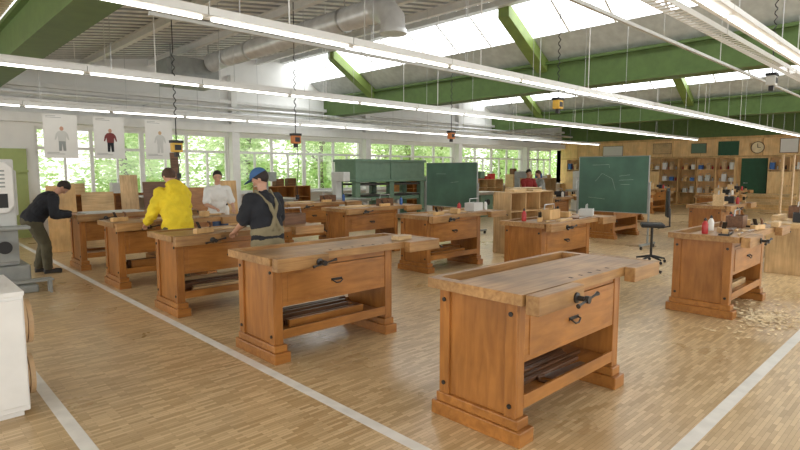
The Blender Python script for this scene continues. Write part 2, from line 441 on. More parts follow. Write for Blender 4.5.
LB = "orange varnished wooden joiner's workbench with drawer and vises"
BP = {}
BP[(0,0)] = (2.56, 1.70)
first_bench = make_bench(1.60); first_bench.location = (2.56, 1.70, 0); first_bench.scale = (1,1,1.02)
for r_, yy in enumerate((3.85, 5.85, 7.8, 9.7)):
    BP[(0,r_+1)] = (2.26, yy)
for r_, (xx, yy) in enumerate(((6.5,1.67), (6.3,3.85), (6.05,5.7), (6.1,7.8), (6.1,9.7))): BP[(1,r_)] = (xx, yy)
BP[(2,1)] = (11.9,3.3); BP[(2,2)] = (12.2,5.6); BP[(3,1)] = (16.4,4.6); BP[(3,2)] = (16.4,7.2); BP[(2,3)] = (11.9,7.3); BP[(4,1)] = (20.5,5.4); BP[(4,2)] = (20.5,8.0)
labs = {(0,0): "orange workbench with clear top, saws on lower shelf", (0,1): "orange workbench with bare pale top, boards on lower shelf",
        (0,2): "orange workbench between two men, tools on its top", (1,0): "orange workbench covered in tools, shavings at its feet",
        (1,1): "orange workbench carrying tools beside the mobile chalkboard", (0,3): "orange workbench in front of the man in yellow hoodie"}
first_bench["label"] = labs[(0,0)]
bench = make_bench(1.82); bench.location = (*BP[(0,1)], 0); bench["label"] = labs[(0,1)]
for k, (x, y) in BP.items():
    if k in ((0,0),(0,1)): continue
    dup(bench, (x, y, 0), label=labs.get(k, LB))

# ------------------------------------------------------------ small things
def board(x0, y0, z, l, w, t, rz=0, m='light', lab="pale sawn wooden board lying on a workbench", tilt=0, name="wood_board"):
    b = MB(); b.box(-l/2, l/2, -w/2, w/2, 0, t)
    return b.obj(name, m, loc=(x0,y0,z), rz=rz, bevel=.002, label=lab, cat="board")
def hand_plane(x, y, z, rz=0):
    r = root("hand_plane", (x,y,z), rz, "wooden hand plane with horn grip on a workbench", "hand plane")
    b = MB(); b.box(-.12,.12,-.03,.03,0,.055); b.obj("plane_body", 'cabw', parent=r, bevel=.004)
    b = MB(); b.tube([(.09,0,.05),(.10,0,.08),(.085,0,.11),(.06,0,.12)], [.016,.014,.014,.01], 10); b.obj("horn", 'dwood', parent=r, smooth=True)
    b = MB(); b.prism([(-.05,.05),(-.045,.05),(-.085,.13),(-.09,.13)], -.022, .022, 'y'); b.obj("iron", 'steel', parent=r)
    return r
def saw(x, y, z, rz=0):
    r = root("hand_saw", (x,y,z), rz, "hand saw with steel blade lying flat", "saw")
    b = MB(); b.prism([(-.02,-.06),(-.02,.06),(.42,.01),(.42,-.04)], .004, .006, 'z'); b.obj("blade", 'bright', parent=r)
    b = MB(); b.tube([(-.02,.04,.012),(-.07,.06,.012),(-.11,.02,.012),(-.10,-.04,.012),(-.05,-.06,.012),(-.01,-.04,.012)], .012, 8); b.obj("handle", 'dwood', parent=r, smooth=True)
    return r
def mallet(x, y, z, rz=0):
    r = root("mallet", (x,y,z), rz, "wooden joiner's mallet lying on a bench", "mallet")
    b = MB(); b.box(-.045,.045,-.07,.07,0,.08); b.obj("mallet_head", 'cabw', parent=r, bevel=.006)
    b = MB(); b.cyl((.045,0,.03),(.30,0,.014), .013); b.obj("handle", 'light', parent=r, smooth=True); return r
def bottle(x, y, z, m='red', lab="red plastic bottle with dark cap on a bench"):
    r = root("bottle", (x,y,z), 0, lab, "bottle"); r.scale = (.85,.85,.72)
    b = MB(); b.lathe([(.036,0),(.038,.01),(.038,.14),(.03,.17),(.016,.19),(.016,.20)]); b.obj("bottle_body", m, parent=r, smooth=True)
    b = MB(); b.lathe([(.019,.20),(.019,.225),(.010,.23),(.008,.245)]); b.obj("bottle_cap", 'black', parent=r, smooth=True); return r
def toolbox(x, y, z, rz=0, m='black', w=.34, d_=.18, h_=.14, lab="small open box of tools on a bench"):
    r = root("tool_box", (x,y,z), rz, lab, "box")
    b = MB(); t = .01
    b.box(-w/2,w/2,-d_/2,d_/2,0,t); b.box(-w/2,-w/2+t,-d_/2,d_/2,t,h_); b.box(w/2-t,w/2,-d_/2,d_/2,t,h_)
    b.box(-w/2+t,w/2-t,-d_/2,-d_/2+t,t,h_); b.box(-w/2+t,w/2-t,d_/2-t,d_/2,t,h_); b.obj("box_body", m, parent=r)
    b = MB(); b.tube([(-w/2+.005,0,h_),(-w/2+.02,0,h_+.07),(w/2-.02,0,h_+.07),(w/2-.005,0,h_)], .008, 8); b.obj("handle", 'bright', parent=r); return r
def chisel(x, y, z, rz=0):
    r = root("chisel", (x,y,z), rz, "wood chisel with turned handle on a bench", "chisel")
    b = MB(); b.tube([(0,0,.015),(.03,0,.015),(.09,0,.015),(.13,0,.015)], [.012,.015,.011,.008], 10); b.obj("handle", 'light', parent=r, smooth=True)
    b = MB(); b.box(.13,.27,-.009,.009,.012,.017); b.obj("blade", 'bright', parent=r); return r
def clamp(x, y, z, rz=0, l=.5):
    r = root("bar_clamp", (x,y,z), rz, "steel bar clamp with wooden handle", "clamp")
    b = MB(); b.box(0,l,-.004,.004,0,.025); b.box(0,.02,-.004,.10,0,.02); b.box(.2,.22,-.006,.10,0,.02); b.obj("clamp_bar", 'steel', parent=r)
    b = MB(); b.cyl((.22,.09,.013),(.33,.09,.013), .014); b.obj("handle", 'dwood', parent=r, smooth=True); return r

T = .901
for (bx, by) in (BP[(0,0)], BP[(0,1)]):
    dark = (bx, by) == BP[(0,1)]
    for i in range(8 if dark else 6):
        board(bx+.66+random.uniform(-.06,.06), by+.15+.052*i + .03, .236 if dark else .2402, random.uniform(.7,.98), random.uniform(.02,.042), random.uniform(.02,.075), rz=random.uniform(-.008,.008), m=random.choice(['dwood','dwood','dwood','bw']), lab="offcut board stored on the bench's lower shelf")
saw(BP[(0,0)][0]+.55, BP[(0,0)][1]+.11, .2402, .03)
for key in ((0,2),(0,3),(1,2),(1,0),(1,1)):
    bx, by = BP[key]
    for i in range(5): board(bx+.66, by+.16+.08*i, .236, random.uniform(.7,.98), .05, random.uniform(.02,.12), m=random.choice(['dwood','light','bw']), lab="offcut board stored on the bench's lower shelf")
bx, by = BP[(0,2)]; hand_plane(bx+.35, by+.05, T, .3); chisel(bx+1.1, by+.1, T, .2); board(bx+.6, by+.28, T, .5,.12,.02,.2); saw(bx+1.0,by+.33,T,.1); toolbox(bx+1.6,by+.22,T,.1,'dwood')
bx, by = BP[(0,3)]; board(bx+.75, by+.2, T, .7,.2,.02,.1); mallet(bx+1.3, by+.2, T, .2); bottle(bx+1.72, by+.3, T, 'white', "white glue bottle on a bench"); hand_plane(bx+.12,by+.25,T,.4)
bx, by = BP[(0,4)]; board(bx+.55, by+.2, T, .9,.42,.018,.05,'lgrey',"pale grey-green panel lying on a bench"); board(bx+1.45,by+.2,T,.5,.2,.05,.2)
bx, by = BP[(0,1)]; board(bx+1.55, by+.1, T, .2,.1,.04,.1)
bx, by = BP[(1,0)]
hand_plane(bx+.28, by+.2, T, .5); hand_plane(bx+1.0, by+.03, T, -.2); saw(bx+.62,by+.25,T,.1); bottle(bx+.08,by+.32,T,'red'); bottle(bx+.48,by+.38,T,'white',"white glue bottle on a bench"); mallet(bx+1.42,by+.28,T,.3)
toolbox(bx+1.18,by+.3,T,.1,'dwood'); chisel(bx+.1,by+.0,T,.1); chisel(bx+.52,by+.07,T,-.2); clamp(bx+1.2,by+.10,T,.0); board(bx+1.6,by-.03,T,.3,.08,.06,.1); bottle(bx+1.3,by+.40,T,'red'); chisel(bx+.52,by+.13,T,.1); clamp(bx+.0,by+.06,T,.15,.35)
bx, by = BP[(1,1)]
hand_plane(bx+.25, by+.2, T, .5); toolbox(bx+.65,by+.3,T,.1,'cabw'); saw(bx+1.0,by+.07,T,.1); bottle(bx+.92,by+.32,T,'black',"black bottle standing on a bench"); mallet(bx+1.1,by+.3,T,.2); board(bx+.55,by+.0,T,.4,.06,.03,.1)
toolbox(bx+1.6,by+.22,T,.4,'lgrey',.3,.2,.1); bottle(bx+.1,by+.36,T,'red'); chisel(bx+.1,by+.02,T,.1)
bx, by = BP[(1,2)]
bottle(bx+1.1,by+.3,T,'red'); toolbox(bx+1.4,by+.22,T,.2,'lgrey'); board(bx+.55,by+.25,T,.5,.12,.03,.1); hand_plane(bx+.25,by+.0,T,.2); bottle(bx+1.7,by+.2,T,'white',"white glue bottle on a bench"); mallet(bx+.7,by+.04,T,.1)
for key in ((1,3),(1,4)):
    bx, by = BP[key]; board(bx+.4,by+.22,T,.7,.2,.03,.1); toolbox(bx+1.2,by+.25,T,.2,'dwood'); bottle(bx+1.6,by+.2,T,'blue',"blue bottle standing on a bench"); hand_plane(bx+1.0,by+.03,T)
for key in ((2,1),(2,2),(2,3),(3,1),(3,2),(4,1),(4,2)):
    bx, by = BP[key]; board(bx+.55,by+.25,T,.7,.25,.05,.1,'light'); toolbox(bx+1.2,by+.22,T,.2,'black'); bottle(bx+.95,by+.0,T,random.choice(['red','white']),"plastic bottle with dark cap on a bench"); hand_plane(bx+1.6,by+.05,T,.2); board(bx+1.6,by+.33,T,.35,.1,.12,.1,'dwood'); toolbox(bx+.05,by+.1,T,.2,'light',.22,.18,.22)

b = MB()
for i in range(650):
    a = random.uniform(0, 2*math.pi); rr_ = min(.7, abs(random.gauss(0,.28)))
    cx, cy = 6.85+rr_*math.cos(a)*1.5, 1.48+rr_*math.sin(a)*.8-.02
    if cy > 1.60 and (6.45 < cx < 6.68): continue
    s_ = random.uniform(.012,.03); t = random.uniform(0,3.14)
    m_ = Matrix.Translation((cx,cy,.006+random.uniform(0,.012))) @ Matrix.Rotation(t,4,'Z') @ Matrix.Rotation(random.uniform(-.4,.4),4,'X')
    b.box(-s_,s_,-s_*.4,s_*.4,0,.002,mtx=m_)
o = b.obj("wood_shavings", 'shav', label="scattered pale wood shavings on the floor by a bench", cat="wood shavings"); o["kind"] = "stuff"

# ------------------------------------------------------------ chalkboards
def chalkboard(x, y, w, z0, z1, lab, draw):
    r = root("chalkboard", (x,y,0), R(-90), lab, "chalkboard", "mobile chalkboards")
    b = MB(); b.box(-w/2,w/2,-.012,.012,z0,z1); s_ = b.obj("writing_surface", 'board', parent=r)
    b = MB(); f = .013
    b.box(-w/2-f,w/2+f,-.02,.02,z1,z1+f); b.box(-w/2-f,w/2+f,-.04,.02,z0-f,z0); b.box(-w/2-f,-w/2,-.02,.02,z0,z1); b.box(w/2,w/2+f,-.02,.02,z0,z1); b.obj("frame", 'grey', parent=r, bevel=.003)
    for sx in (-1,1):
        b = MB(); X = sx*(w/2+f+.02); b.box(X-.015,X+.015,-.02,.02,.1,z1*.72); b.box(X-.025,X+.025,-.35,.35,.07,.11); b.obj("stand_leg", 'grey', parent=r, bevel=.003)
        for yy in (-.3,.3):
            b = MB(); b.cyl((X-.015,yy,.035),(X+.015,yy,.035),.035); b.obj("castor", 'black', parent=r, smooth=True)
    b = MB()
    for ln in draw:
        b.tube([(p[0]*w/2, -.0135, (z0+z1)/2+p[1]*(z1-z0)/2) for p in ln], .0025, 5)
    b.obj("chalk_drawing", 'chalk', parent=s_)
    return r
chalkboard(11.3, 5.26, 1.5, .72, 1.88, "dark green mobile chalkboard with chalk sketches, metal frame",
    [[(-.5,.1),(-.3,.4),(0,.2),(.1,-.2)], [(.2,.3),(.5,.35)], [(.2,.15),(.6,.18)], [(.25,0),(.5,0)], [(-.7,-.5),(-.2,-.55)], [(-.6,.7),(-.1,.72),(-.1,.6)]])
chalkboard(10.75, 9.3, 1.7, .66, 1.78, "plain dark green mobile chalkboard with metal frame", [[(-.6,.5),(-.2,.5)], [(.0,.1),(.3,.15)]])

# ------------------------------------------------------------ press
r = root("veneer_press", (10.1,12.4,0), 0, "large grey-green steel veneer press with heavy upper block", "press")
b = MB(); b.box(0,2.9,0,1.0,1.28,1.90); b.box(-.04,2.94,-.05,1.04,1.84,1.92); b.box(-.04,2.94,-.05,1.04,1.24,1.32); b.box(1.38,1.48,-.03,0,1.32,1.84); b.obj("upper_block", 'press', parent=r, bevel=.015)
for X in (0.0, 1.36, 2.72):
    for Y in (0.0, .82):
        b = MB(); b.box(X,X+.18,Y,Y+.18,.0,1.24); b.obj("post", 'press', parent=r, bevel=.01)
b = MB(); b.box(.2,2.7,.05,.95,.68,.80); b.box(-.02,2.92,-.02,1.02,.08,.16); b.obj("press_bed", 'press', parent=r, bevel=.015)
b = MB(); b.box(.22,2.68,.02,.98,.82,.87); b.obj("lower_platen", 'steel', parent=r, bevel=.005)
b = MB(); b.box(.22,2.68,.02,.98,1.14,1.20); b.obj("upper_platen", 'steel', parent=r, bevel=.005)
for X in (.75, 2.15):
    b = MB(); b.cyl((X,.5,.16),(X,.5,.68),.09); b.obj("hydraulic_cylinder", 'bright', parent=r, smooth=True)
b = MB(); b.box(3.02,3.3,.0,.3,.0,1.4); b.box(3.04,3.28,-.01,0,.9,1.3); b.obj("control_box", 'lgrey', parent=r, bevel=.01)

# ------------------------------------------------------------ shelves & cabinets
def shelf_unit(name, x, y, w, d_, h_, cols, rows, rz=0, m='light', lab="", cat="shelf", back=True, z=0):
    r = root(name, (x,y,z), rz, lab, cat)
    t = .02
    b = MB(); b.box(0,w,0,d_,0,.06); b.box(0,w,0,d_,h_-t,h_)
    if back: b.box(0,w,d_-.008,d_,.06,h_-t)
    for i in range(cols+1):
        X = (w-t)*i/cols; b.box(X,X+t,0,d_-.008,.06,h_-t)
    b.obj("carcass", m, parent=r, bevel=.002)
    for i in range(cols):
        for j in range(1, rows):
            z_ = .06+(h_-.06)*j/rows; Xa = (w-t)*i/cols+t; Xb = (w-t)*(i+1)/cols
            b = MB(); b.box(Xa,Xb,.005,d_-.01,z_-.008,z_+.008); b.obj("shelf_board", m, parent=r)
    return r
shelf_unit("shelf_unit", 8.6, 5.95, 1.5, .4, 1.18, 3, 3, lab="pale wooden open shelf unit between benches", m='lightv')
board(9.0,6.12,1.18,.5,.2,.05,.1); board(9.65,6.12,1.18,.4,.15,.03,.1)
shelf_unit("shelf_unit", 10.3, 6.9, .9, .4, 1.2, 1, 3, lab="pale wooden cabinet carcass behind the benches")
r = root("storage_bench", (10.0,1.45,0), 0, "pale wooden storage bench with open lower shelf", "workbench")
b = MB(); b.box(-.05,1.8,-.03,.72,.72,.79); b.obj("bench_top", 'light', parent=r, bevel=.005)
for x in (0,.86,1.70):
    b = MB(); b.box(x,x+.05,0,.70,.0,.72); b.obj("end_panel", 'lightv', parent=r, bevel=.003)
b = MB(); b.box(.05,.86,.02,.69,.40,.70); b.box(.05,.86,.0,.02,.42,.68); b.obj("drawer", 'light', parent=r, bevel=.003)
b = MB(); b.box(.91,1.70,.02,.69,.1,.13); b.box(.05,.86,.02,.69,.1,.13); b.obj("shelf", 'light', parent=r)
toolbox(10.4,1.8,.79,.2,'black'); board(11.0,1.68,.79,.9,.2,.05,.1,'dwood'); toolbox(11.3,1.98,.79,.1,'dwood',.4,.25,.2); board(10.4,2.07,.79,.6,.08,.1,.0,'light')
r = root("drying_rack", (13.1,2.30,0), R(-20), "tall yellowish wooden rack with rungs", "rack")
for x in (0,.35):
    for y in (0,.35):
        b = MB(); b.box(x,x+.04,y,y+.04,0,1.9); b.obj("post", 'light', parent=r, bevel=.003)
for i in range(7):
    b = MB(); b.box(.04,.35,.0,.03,.2+i*.25,.225+i*.25); b.obj("rung", 'light', parent=r)
b = MB(); b.box(0,.39,0,.39,1.9,1.92); b.obj("rack_top", 'light', parent=r)

specs = [(3.2,1.6,1.0,3,2),(5.2,1.4,.95,2,2),(8.3,1.8,1.1,3,3),(14.2,1.8,1.3,3,3),(16.6,1.4,1.0,2,2),(18.8,1.8,1.2,3,3),(21.4,1.6,1.4,2,3),(23.6,1.6,1.2,3,2)]
for (x,w,h_,c,rw) in specs:
    shelf_unit("shelf_unit", x, 14.7, w, .45, h_, c, rw, m=random.choice(['light','bw','dwood']), lab="wooden open shelf standing under the windows")
    for k in range(3):
        if random.random() < .8: toolbox(x+.3+k*.45, 14.93, h_, random.uniform(-.2,.2), random.choice(['dwood','lgrey','blue','red','light']), .3,.2,random.uniform(.1,.3), "small box on top of a window-side shelf")
def lean_board(x, y, w, h_, m, rz=0, lab="wooden board leaning upright on its edge"):
    b = MB(); mt = Matrix.Rotation(R(-6),4,'X'); b.box(-w/2,w/2,0,.025,0,h_,mtx=mt)
    return b.obj("leaning_board", m, loc=(x,y,.003), rz=rz, bevel=.002, label=lab, cat="board")
for (x,y,w,h_,m) in [(2.6,12.2,.5,1.3,'cabw'),(3.3,12.4,.6,1.15,'light'),(3.9,12.3,.35,1.5,'lightv'),(4.4,12.2,.5,1.35,'dwood'),(4.9,12.3,.18,2.0,'dwood'),(5.5,12.4,.6,1.2,'bw'),(6.1,12.3,.5,1.35,'cabw')]:
    lean_board(x,y,w,h_,m,random.uniform(-.05,.05))
r = root("lumber_rack", (2.3,12.75,0), 0, "low wooden rack holding upright boards", "rack")
b = MB(); b.box(0,4.0,0,.06,.0,.06); b.box(0,4.0,0,.06,1.05,1.1); b.obj("rail", 'bw', parent=r)
for x in (0,1.3,2.6,3.94):
    b = MB(); b.box(x,x+.06,0,.06,.06,1.05); b.obj("post", 'bw', parent=r)

def machine(x, y, rz=0, m='grey', lab="grey cast-iron woodworking machine with table and handwheel"):
    r = root("woodworking_machine", (x,y,0), rz, lab, "machine")
    b = MB(); b.box(-.35,.35,-.3,.3,0,.75); b.box(-.4,.4,-.35,.35,0,.08); b.obj("machine_base", m, parent=r, bevel=.02)
    b = MB(); b.box(-.6,.6,-.4,.4,.78,.85); b.box(-.5,.5,-.33,.33,.75,.78); b.obj("machine_table", 'bright', parent=r, bevel=.006)
    b = MB(); b.box(-.1,.1,.2,.38,.85,1.45); b.box(-.12,.12,-.1,.38,1.3,1.55); b.obj("machine_head", m, parent=r, bevel=.02)
    b = MB(); b.cyl((0,-.36,.5),(0,-.33,.5),.1); b.cyl((0,-.36,.5),(0,-.3,.5),.02); b.obj("handwheel", 'black', parent=r, smooth=True)
    return r
machine(7.6,12.9,.2); machine(8.9,11.4,.1,'lgrey'); machine(15.2,11.8,0,'press',"green woodworking machine near the windows"); machine(17.5,11.5,.4); machine(20,10.5,0,'lgrey')

# left machine
r = root("sanding_machine", (1.0,8.4,0), 0, "tall light grey machine with hood, table and feed rails", "machine")
b = MB(); b.box(-.3,.46,0,.9,0,.10); b.box(-.2,.40,.1,.8,.10,.36); b.obj("machine_base", 'grey', parent=r, bevel=.02)
for i in range(2):
    b = MB(); b.box(-.3,.60,-.05-.12*i,-.02-.12*i,.16,.19); b.box(.55,.58,-.05-.12*i,-.02-.12*i,0,.16); b.box(-.25,-.22,-.05-.12*i,-.02-.12*i,0,.16); b.obj("feed_rail", 'grey', parent=r, bevel=.004)
b = MB(); b.box(-.45,.30,.2,.75,.36,1.74); b.box(.30,.34,.3,.65,1.0,1.60); b.obj("machine_column", 'lgrey', parent=r, bevel=.03)
b = MB(); b.prism([(-.4,1.05),(.20,1.05),(.27,1.15),(.27,1.62),(.2,1.70),(-.4,1.70)], .08, .198, 'y'); b.obj("front_hood", 'white', parent=r, bevel=.015)
b = MB(); b.box(-.4,.40,-.05,.198,.84,.88); b.box(-.3,.28,.06,.198,.42,.84); b.obj("machine_table", 'grey', parent=r, bevel=.006)
b = MB(); b.cyl((.12,.06,.62),(.12,.0,.62),.02,seg=12); b.lathe([(.075,0),(.075,.015)], (.12,0,0), 20) if False else b.cyl((.12,.0,.62),(.12,-.02,.62),.08,seg=20); b.obj("handwheel", 'black', parent=r, smooth=True)
b = MB()
for k in range(5): b.box(-.3,.18,.068,.079,1.38+.05*k,1.40+.05*k)
b.obj("vent_grille", 'grey', parent=r)
b = MB(); b.box(.05,.2,.07,.079,1.12,1.30); b.obj("control_panel", 'black', parent=r, bevel=.003)
b = MB(); b.tube([(-.1,.5,1.74),(-.1,.5,2.3),(-.12,.6,2.6),(-.12,1.2,2.8)], .07, 14); b.obj("extraction_hose", 'zinc', parent=r, smooth=True)
# white cabinet
r = root("edging_cabinet", (-.35,4.15,0), 0, "plain white cabinet with tape reels on its side", "cabinet")
b = MB(); b.box(0,.98,0,.75,.04,.80); b.box(.03,.95,.03,.72,0,.04); b.obj("cabinet_body", 'white', parent=r, bevel=.006)
b = MB(); b.box(-.01,.985,-.012,.76,.80,.83); b.obj("cabinet_top", 'white', parent=r, bevel=.004)
b = MB(); b.box(.01,.485,-.016,-.001,.08,.78); b.obj("door", 'white', parent=r, bevel=.003)
b = MB(); b.box(.495,.97,-.016,-.001,.08,.78); b.obj("door", 'white', parent=r, bevel=.003)
for i, (yy, zz, rad, xa) in enumerate(((.24,.60,.165,.98),(.27,.57,.15,1.02),(.34,.20,.155,.98),(.30,.19,.14,1.02))):
    b = MB(); n = 32; x0_, x1_ = xa, xa+.028
    ring = []
    for (xx, q) in ((x0_,rad),(x1_,rad),(x1_,rad*.7),(x0_,rad*.7)):
        ring.append([b.bm.verts.new((xx, yy+q*math.cos(2*math.pi*k/n), zz+q*math.sin(2*math.pi*k/n))) for k in range(n)])
    for A, B_ in zip(ring, ring[1:]+ring[:1]):
        for k in range(n): b.bm.faces.new((A[k],A[(k+1)%n],B_[(k+1)%n],B_[k]))
    b.obj("tape_reel", 'tan', loc=(-.35,4.15,0), label="thin ring of tan veneer edging tape on the cabinet side", cat="tape reel", group="tape reels")
toolbox(.25,4.5,.83,.1,'lgrey',.3,.2,.08,"shallow grey tray on the white cabinet")

b = MB(); b.box(1.2,2.6,15.42,15.499,0,2.1); b.box(1.2,2.6,15.3,15.42,1.55,1.6); b.obj("pin_board", 'limewall', label="olive green wall panel beside the windows", cat="wall panel")
shelf_unit("shelf_unit", 1.0, 13.6, 1.0, .4, 1.5, 1, 4, m='cabw', lab="wooden shelf near the green wall panel")

# ------------------------------------------------------------ office chair
r = root("swivel_chair", (9.62,3.74,0), R(26), "black swivel chair seen edge-on, on castors", "chair"); r.scale = (.85,.85,1)
b = MB(); b.box(-.23,.23,-.22,.22,.62,.69); b.obj("seat", 'black', parent=r, bevel=.03)
b = MB(); b.prism([(-.17,.80),(.17,.80),(.20,1.0),(.15,1.25),(0,1.30),(-.15,1.25),(-.20,1.0)], -.29, -.24, 'y'); b.obj("backrest", 'black', parent=r, bevel=.015)
b = MB(); b.tube([(0,-.1,.61),(0,-.32,.64),(0,-.31,.95)], .018, 8); b.obj("back_support", 'steel', parent=r)
b = MB(); b.cyl((0,0,.1),(0,0,.62),.025); b.obj("stem", 'steel', parent=r, smooth=True)
b = MB()
for k in range(5):
    a = k*2*math.pi/5; b.tube([(0,0,.12),(.28*math.cos(a),.28*math.sin(a),.075)], [.025,.015], 8)
b.obj("star_base", 'black', parent=r)
for k in range(5):
    a = k*2*math.pi/5; b = MB(); b.cyl((.28*math.cos(a)-.012,.28*math.sin(a),.028),(.28*math.cos(a)+.012,.28*math.sin(a),.028),.028); b.obj("castor", 'black', parent=r, smooth=True)

# ------------------------------------------------------------ posters
def poster(x, c1, c2, hh='skin'):
    r = root("poster", (x,13.2,1.78), 0, "white hanging poster with a dressed figure printed on it", "poster", "hanging posters")
    b = MB(); b.box(-.31,.31,-.003,.003,0.07,.98); p = b.obj("poster_sheet", 'paper', parent=r)
    b = MB(); q = lambda P: [(a*.5+.02, .22+z*.5) for a, z in P]
    b.prism(q([(-.14,.40),(-.16,.62),(-.22,.45),(-.27,.47),(-.22,.70),(-.14,.80),(-.05,.83),(.05,.83),(.14,.80),(.22,.70),(.27,.47),(.22,.45),(.16,.62),(.14,.40)]), -.006, -.0035, 'y')
    b.prism(q([(-.13,.0),(-.03,.0),(0,.3),(.03,.0),(.13,.0),(.13,.40),(-.13,.40)]), -.006,-.0035,'y',1)
    b.prism(q([(.075*math.cos(k*.5236), .92+.09*math.sin(k*.5236)) for k in range(12)]), -.006,-.0035,'y',2)
    b.obj("printed_figure", [c1, c2, hh], parent=p)
    for z0, w_ in ((.93,.18),(.90,.28),(.18,.22),(.15,.32)):
        b = MB(); b.box(-.26,-.26+w_, -.006,-.0035, z0, z0+.009); b.obj("printed_text", 'grey', parent=p)
    for sx in (-.29,.29):
        b = MB(); b.cyl((sx,0,.98),(sx,0,1.17+.0),.002,seg=5); b.obj("hanging_string", 'bright', parent=r)
poster(2.85,'lgrey','grey'); poster(3.78,'maroon','navy'); poster(4.85,'lgrey','lgrey','tan')
b = MB(); b.box(2.3,5.3,13.18,13.22,2.95,2.99); 
for x in (2.5,4.9): b.box(x,x+.01,13.195,13.205,2.99,zd(x))
b.obj("poster_rail", 'lgrey', label="slim metal rail from which posters hang", cat="rail")

# ------------------------------------------------------------ power drops
def drop(x, y, zb, zt, m, tail=0):
    r = root("power_drop", (x,y,zb), 0, "hanging power socket box on a black cable", "socket box", "hanging power sockets")
    b = MB(); b.box(-.075,.075,-.06,.06,.02,.16); b.obj("socket_box", m, parent=r, bevel=.012)
    b = MB(); b.box(-.085,.085,-.07,.07,.16,.20); b.box(-.05,.05,-.065,-.06,.05,.13); b.box(-.03,.03,-.03,.03,-.05,.02); b.obj("socket_cover", 'black', parent=r, bevel=.005)
    b = MB(); pts = []; n = 80
    H_ = zt-zb-.2
    for i in range(n+1):
        t = i/n; a = t*2*math.pi*18; q = .018 if .15 < t < .6 else .0
        pts.append((q*math.cos(a), q*math.sin(a), .2+H_*t))
    b.tube(pts, .008, 6); b.obj("cable", 'black', parent=r)
    if tail:
        b = MB(); b.tube([(0.03,0,0),(.05,0,-tail*.4),(.02,.02,-tail*.8),(.03,.02,-tail)], .006, 6); b.box(.005,.055,0,.04,-tail-.08,-tail); b.obj("tail_cable", 'black', parent=r)
drop(8.18,4.78,2.58,zd(8.18),'yellow'); drop(5.47,8.4,2.05,zd(5.47),'orange',.9); drop(3.34,8.4,1.85,zd(3.34),'yellow',.3); drop(9.5,2.1,2.8,zd(9.5),'lgrey'); drop(9.7,8.4,2.3,zd(9.7),'orange')
# ------------------------------------------------------------ right wall furniture
def tall_cab(y, w, h_, m, lab, doors=True):
    r = shelf_unit("storage_cabinet", 26.55, y+w, w, .42, h_, 2, 4, rz=R(-90), m=m, lab=lab, cat="cabinet")
    if doors:
        for k in range(2):
            b = MB(); b.box(k*w/2+.01,(k+1)*w/2-.01,-.02,-.001,.06,h_*.72); dd = b.obj("door", m, parent=r, bevel=.003)
            b = MB(); b.cyl((w/2+(k*2-1)*.05,-.04,h_*.45),(w/2+(k*2-1)*.05,-.02,h_*.45),.012); b.obj("knob", 'black', parent=dd)
    return r
for (y,w,h_,m,dv) in [(13.3,1.6,2.14,'wall_wood',True),(11.65,1.6,2.14,'cabw',False),(10.1,1.5,2.14,'wall_wood',True),(8.55,1.5,2.14,'cabw',False),(7.0,1.5,2.14,'wall_wood',False),(4.3,1.5,2.14,'wall_wood',True),(2.7,1.5,2.14,'cabw',True)]:
    tall_cab(y,w,h_,m,"wooden wall cabinet with open compartments",dv)
    for lv in ((3,) if dv else (1,2,3)):
        for k in range(9):
            yy = y+.13+k*(w-.26)/8+random.uniform(-.015,.015)
            if abs(yy-(y+w/2)) < .10: continue
            z = .06+(h_-.06)*lv/4+.008
            if k % 2: bottle(26.76,yy,z,random.choice(['light','red','white','lgrey','black']),"plastic bottle standing in a wall cabinet")
            else: toolbox(26.70,yy,z,R(90),random.choice(['light','cabw','white','blue','tan','lgrey','paper']),.16,.2,random.uniform(.15,.32),"small storage box in a wall cabinet")
for (x, y, n_) in ((24.6,12.4,6),(24.4,9.6,8),(24.5,5.2,7)):
    for i in range(n_):
        board(x, y, .1*i+.0, .5, 1.7-random.uniform(0,.3), .095, 0, random.choice(['light','cabw','lightv','top']), "sawn timber board stacked on the floor")
d = MB(); d.box(26.9,27.0,5.9,6.85,0,2.1); d = struct(d.obj("door_1", 'doorg', bevel=.005))
b = MB(); b.cyl((26.84,6.7,1.05),(26.9,6.7,1.05),.02); b.box(26.83,26.85,6.56,6.72,1.04,1.06); b.obj("handle", 'bright', parent=d)
b = MB(); b.box(26.955,27.0,7.0,7.8,2.24,2.85); b.obj("notice_board", 'doorg', label="dark green notice board high on the wall", cat="notice board")
r = root("wall_clock", (26.98,6.3,2.55), 0, "round tan-faced wall clock with dark hands", "clock")
b = MB(); b.cyl((-.04,0,0),(0,0,0),.25,seg=32); b.obj("clock_rim", 'dwood', parent=r, smooth=True)
b = MB(); b.cyl((-.046,0,0),(-.0405,0,0),.225,seg=32)
f = b.obj("clock_face", 'shav', parent=r)
b = MB(); b.box(-.052,-.048,-.01,.01,0,.17); b.box(-.052,-.048,-.12,0.0,-.01,.01); b.obj("clock_hand", 'black', parent=f)
for (y,z,w,h_,m) in [(10.2,2.35,.8,.5,'light'),(8.6,2.35,.6,.45,'press'),(12.6,2.3,1.0,.5,'paper'),(5.2,2.3,.6,.6,'paper')]:
    b = MB(); b.box(26.975,27.0,y-w/2-.02,y+w/2+.02,z,z+h_); b.box(26.97,26.975,y-w/2,y+w/2,z+.02,z+h_-.02,1); b.obj("notice_sheet", ['dwood', m], label="framed sheet pinned high on the wooden wall", cat="wall picture")

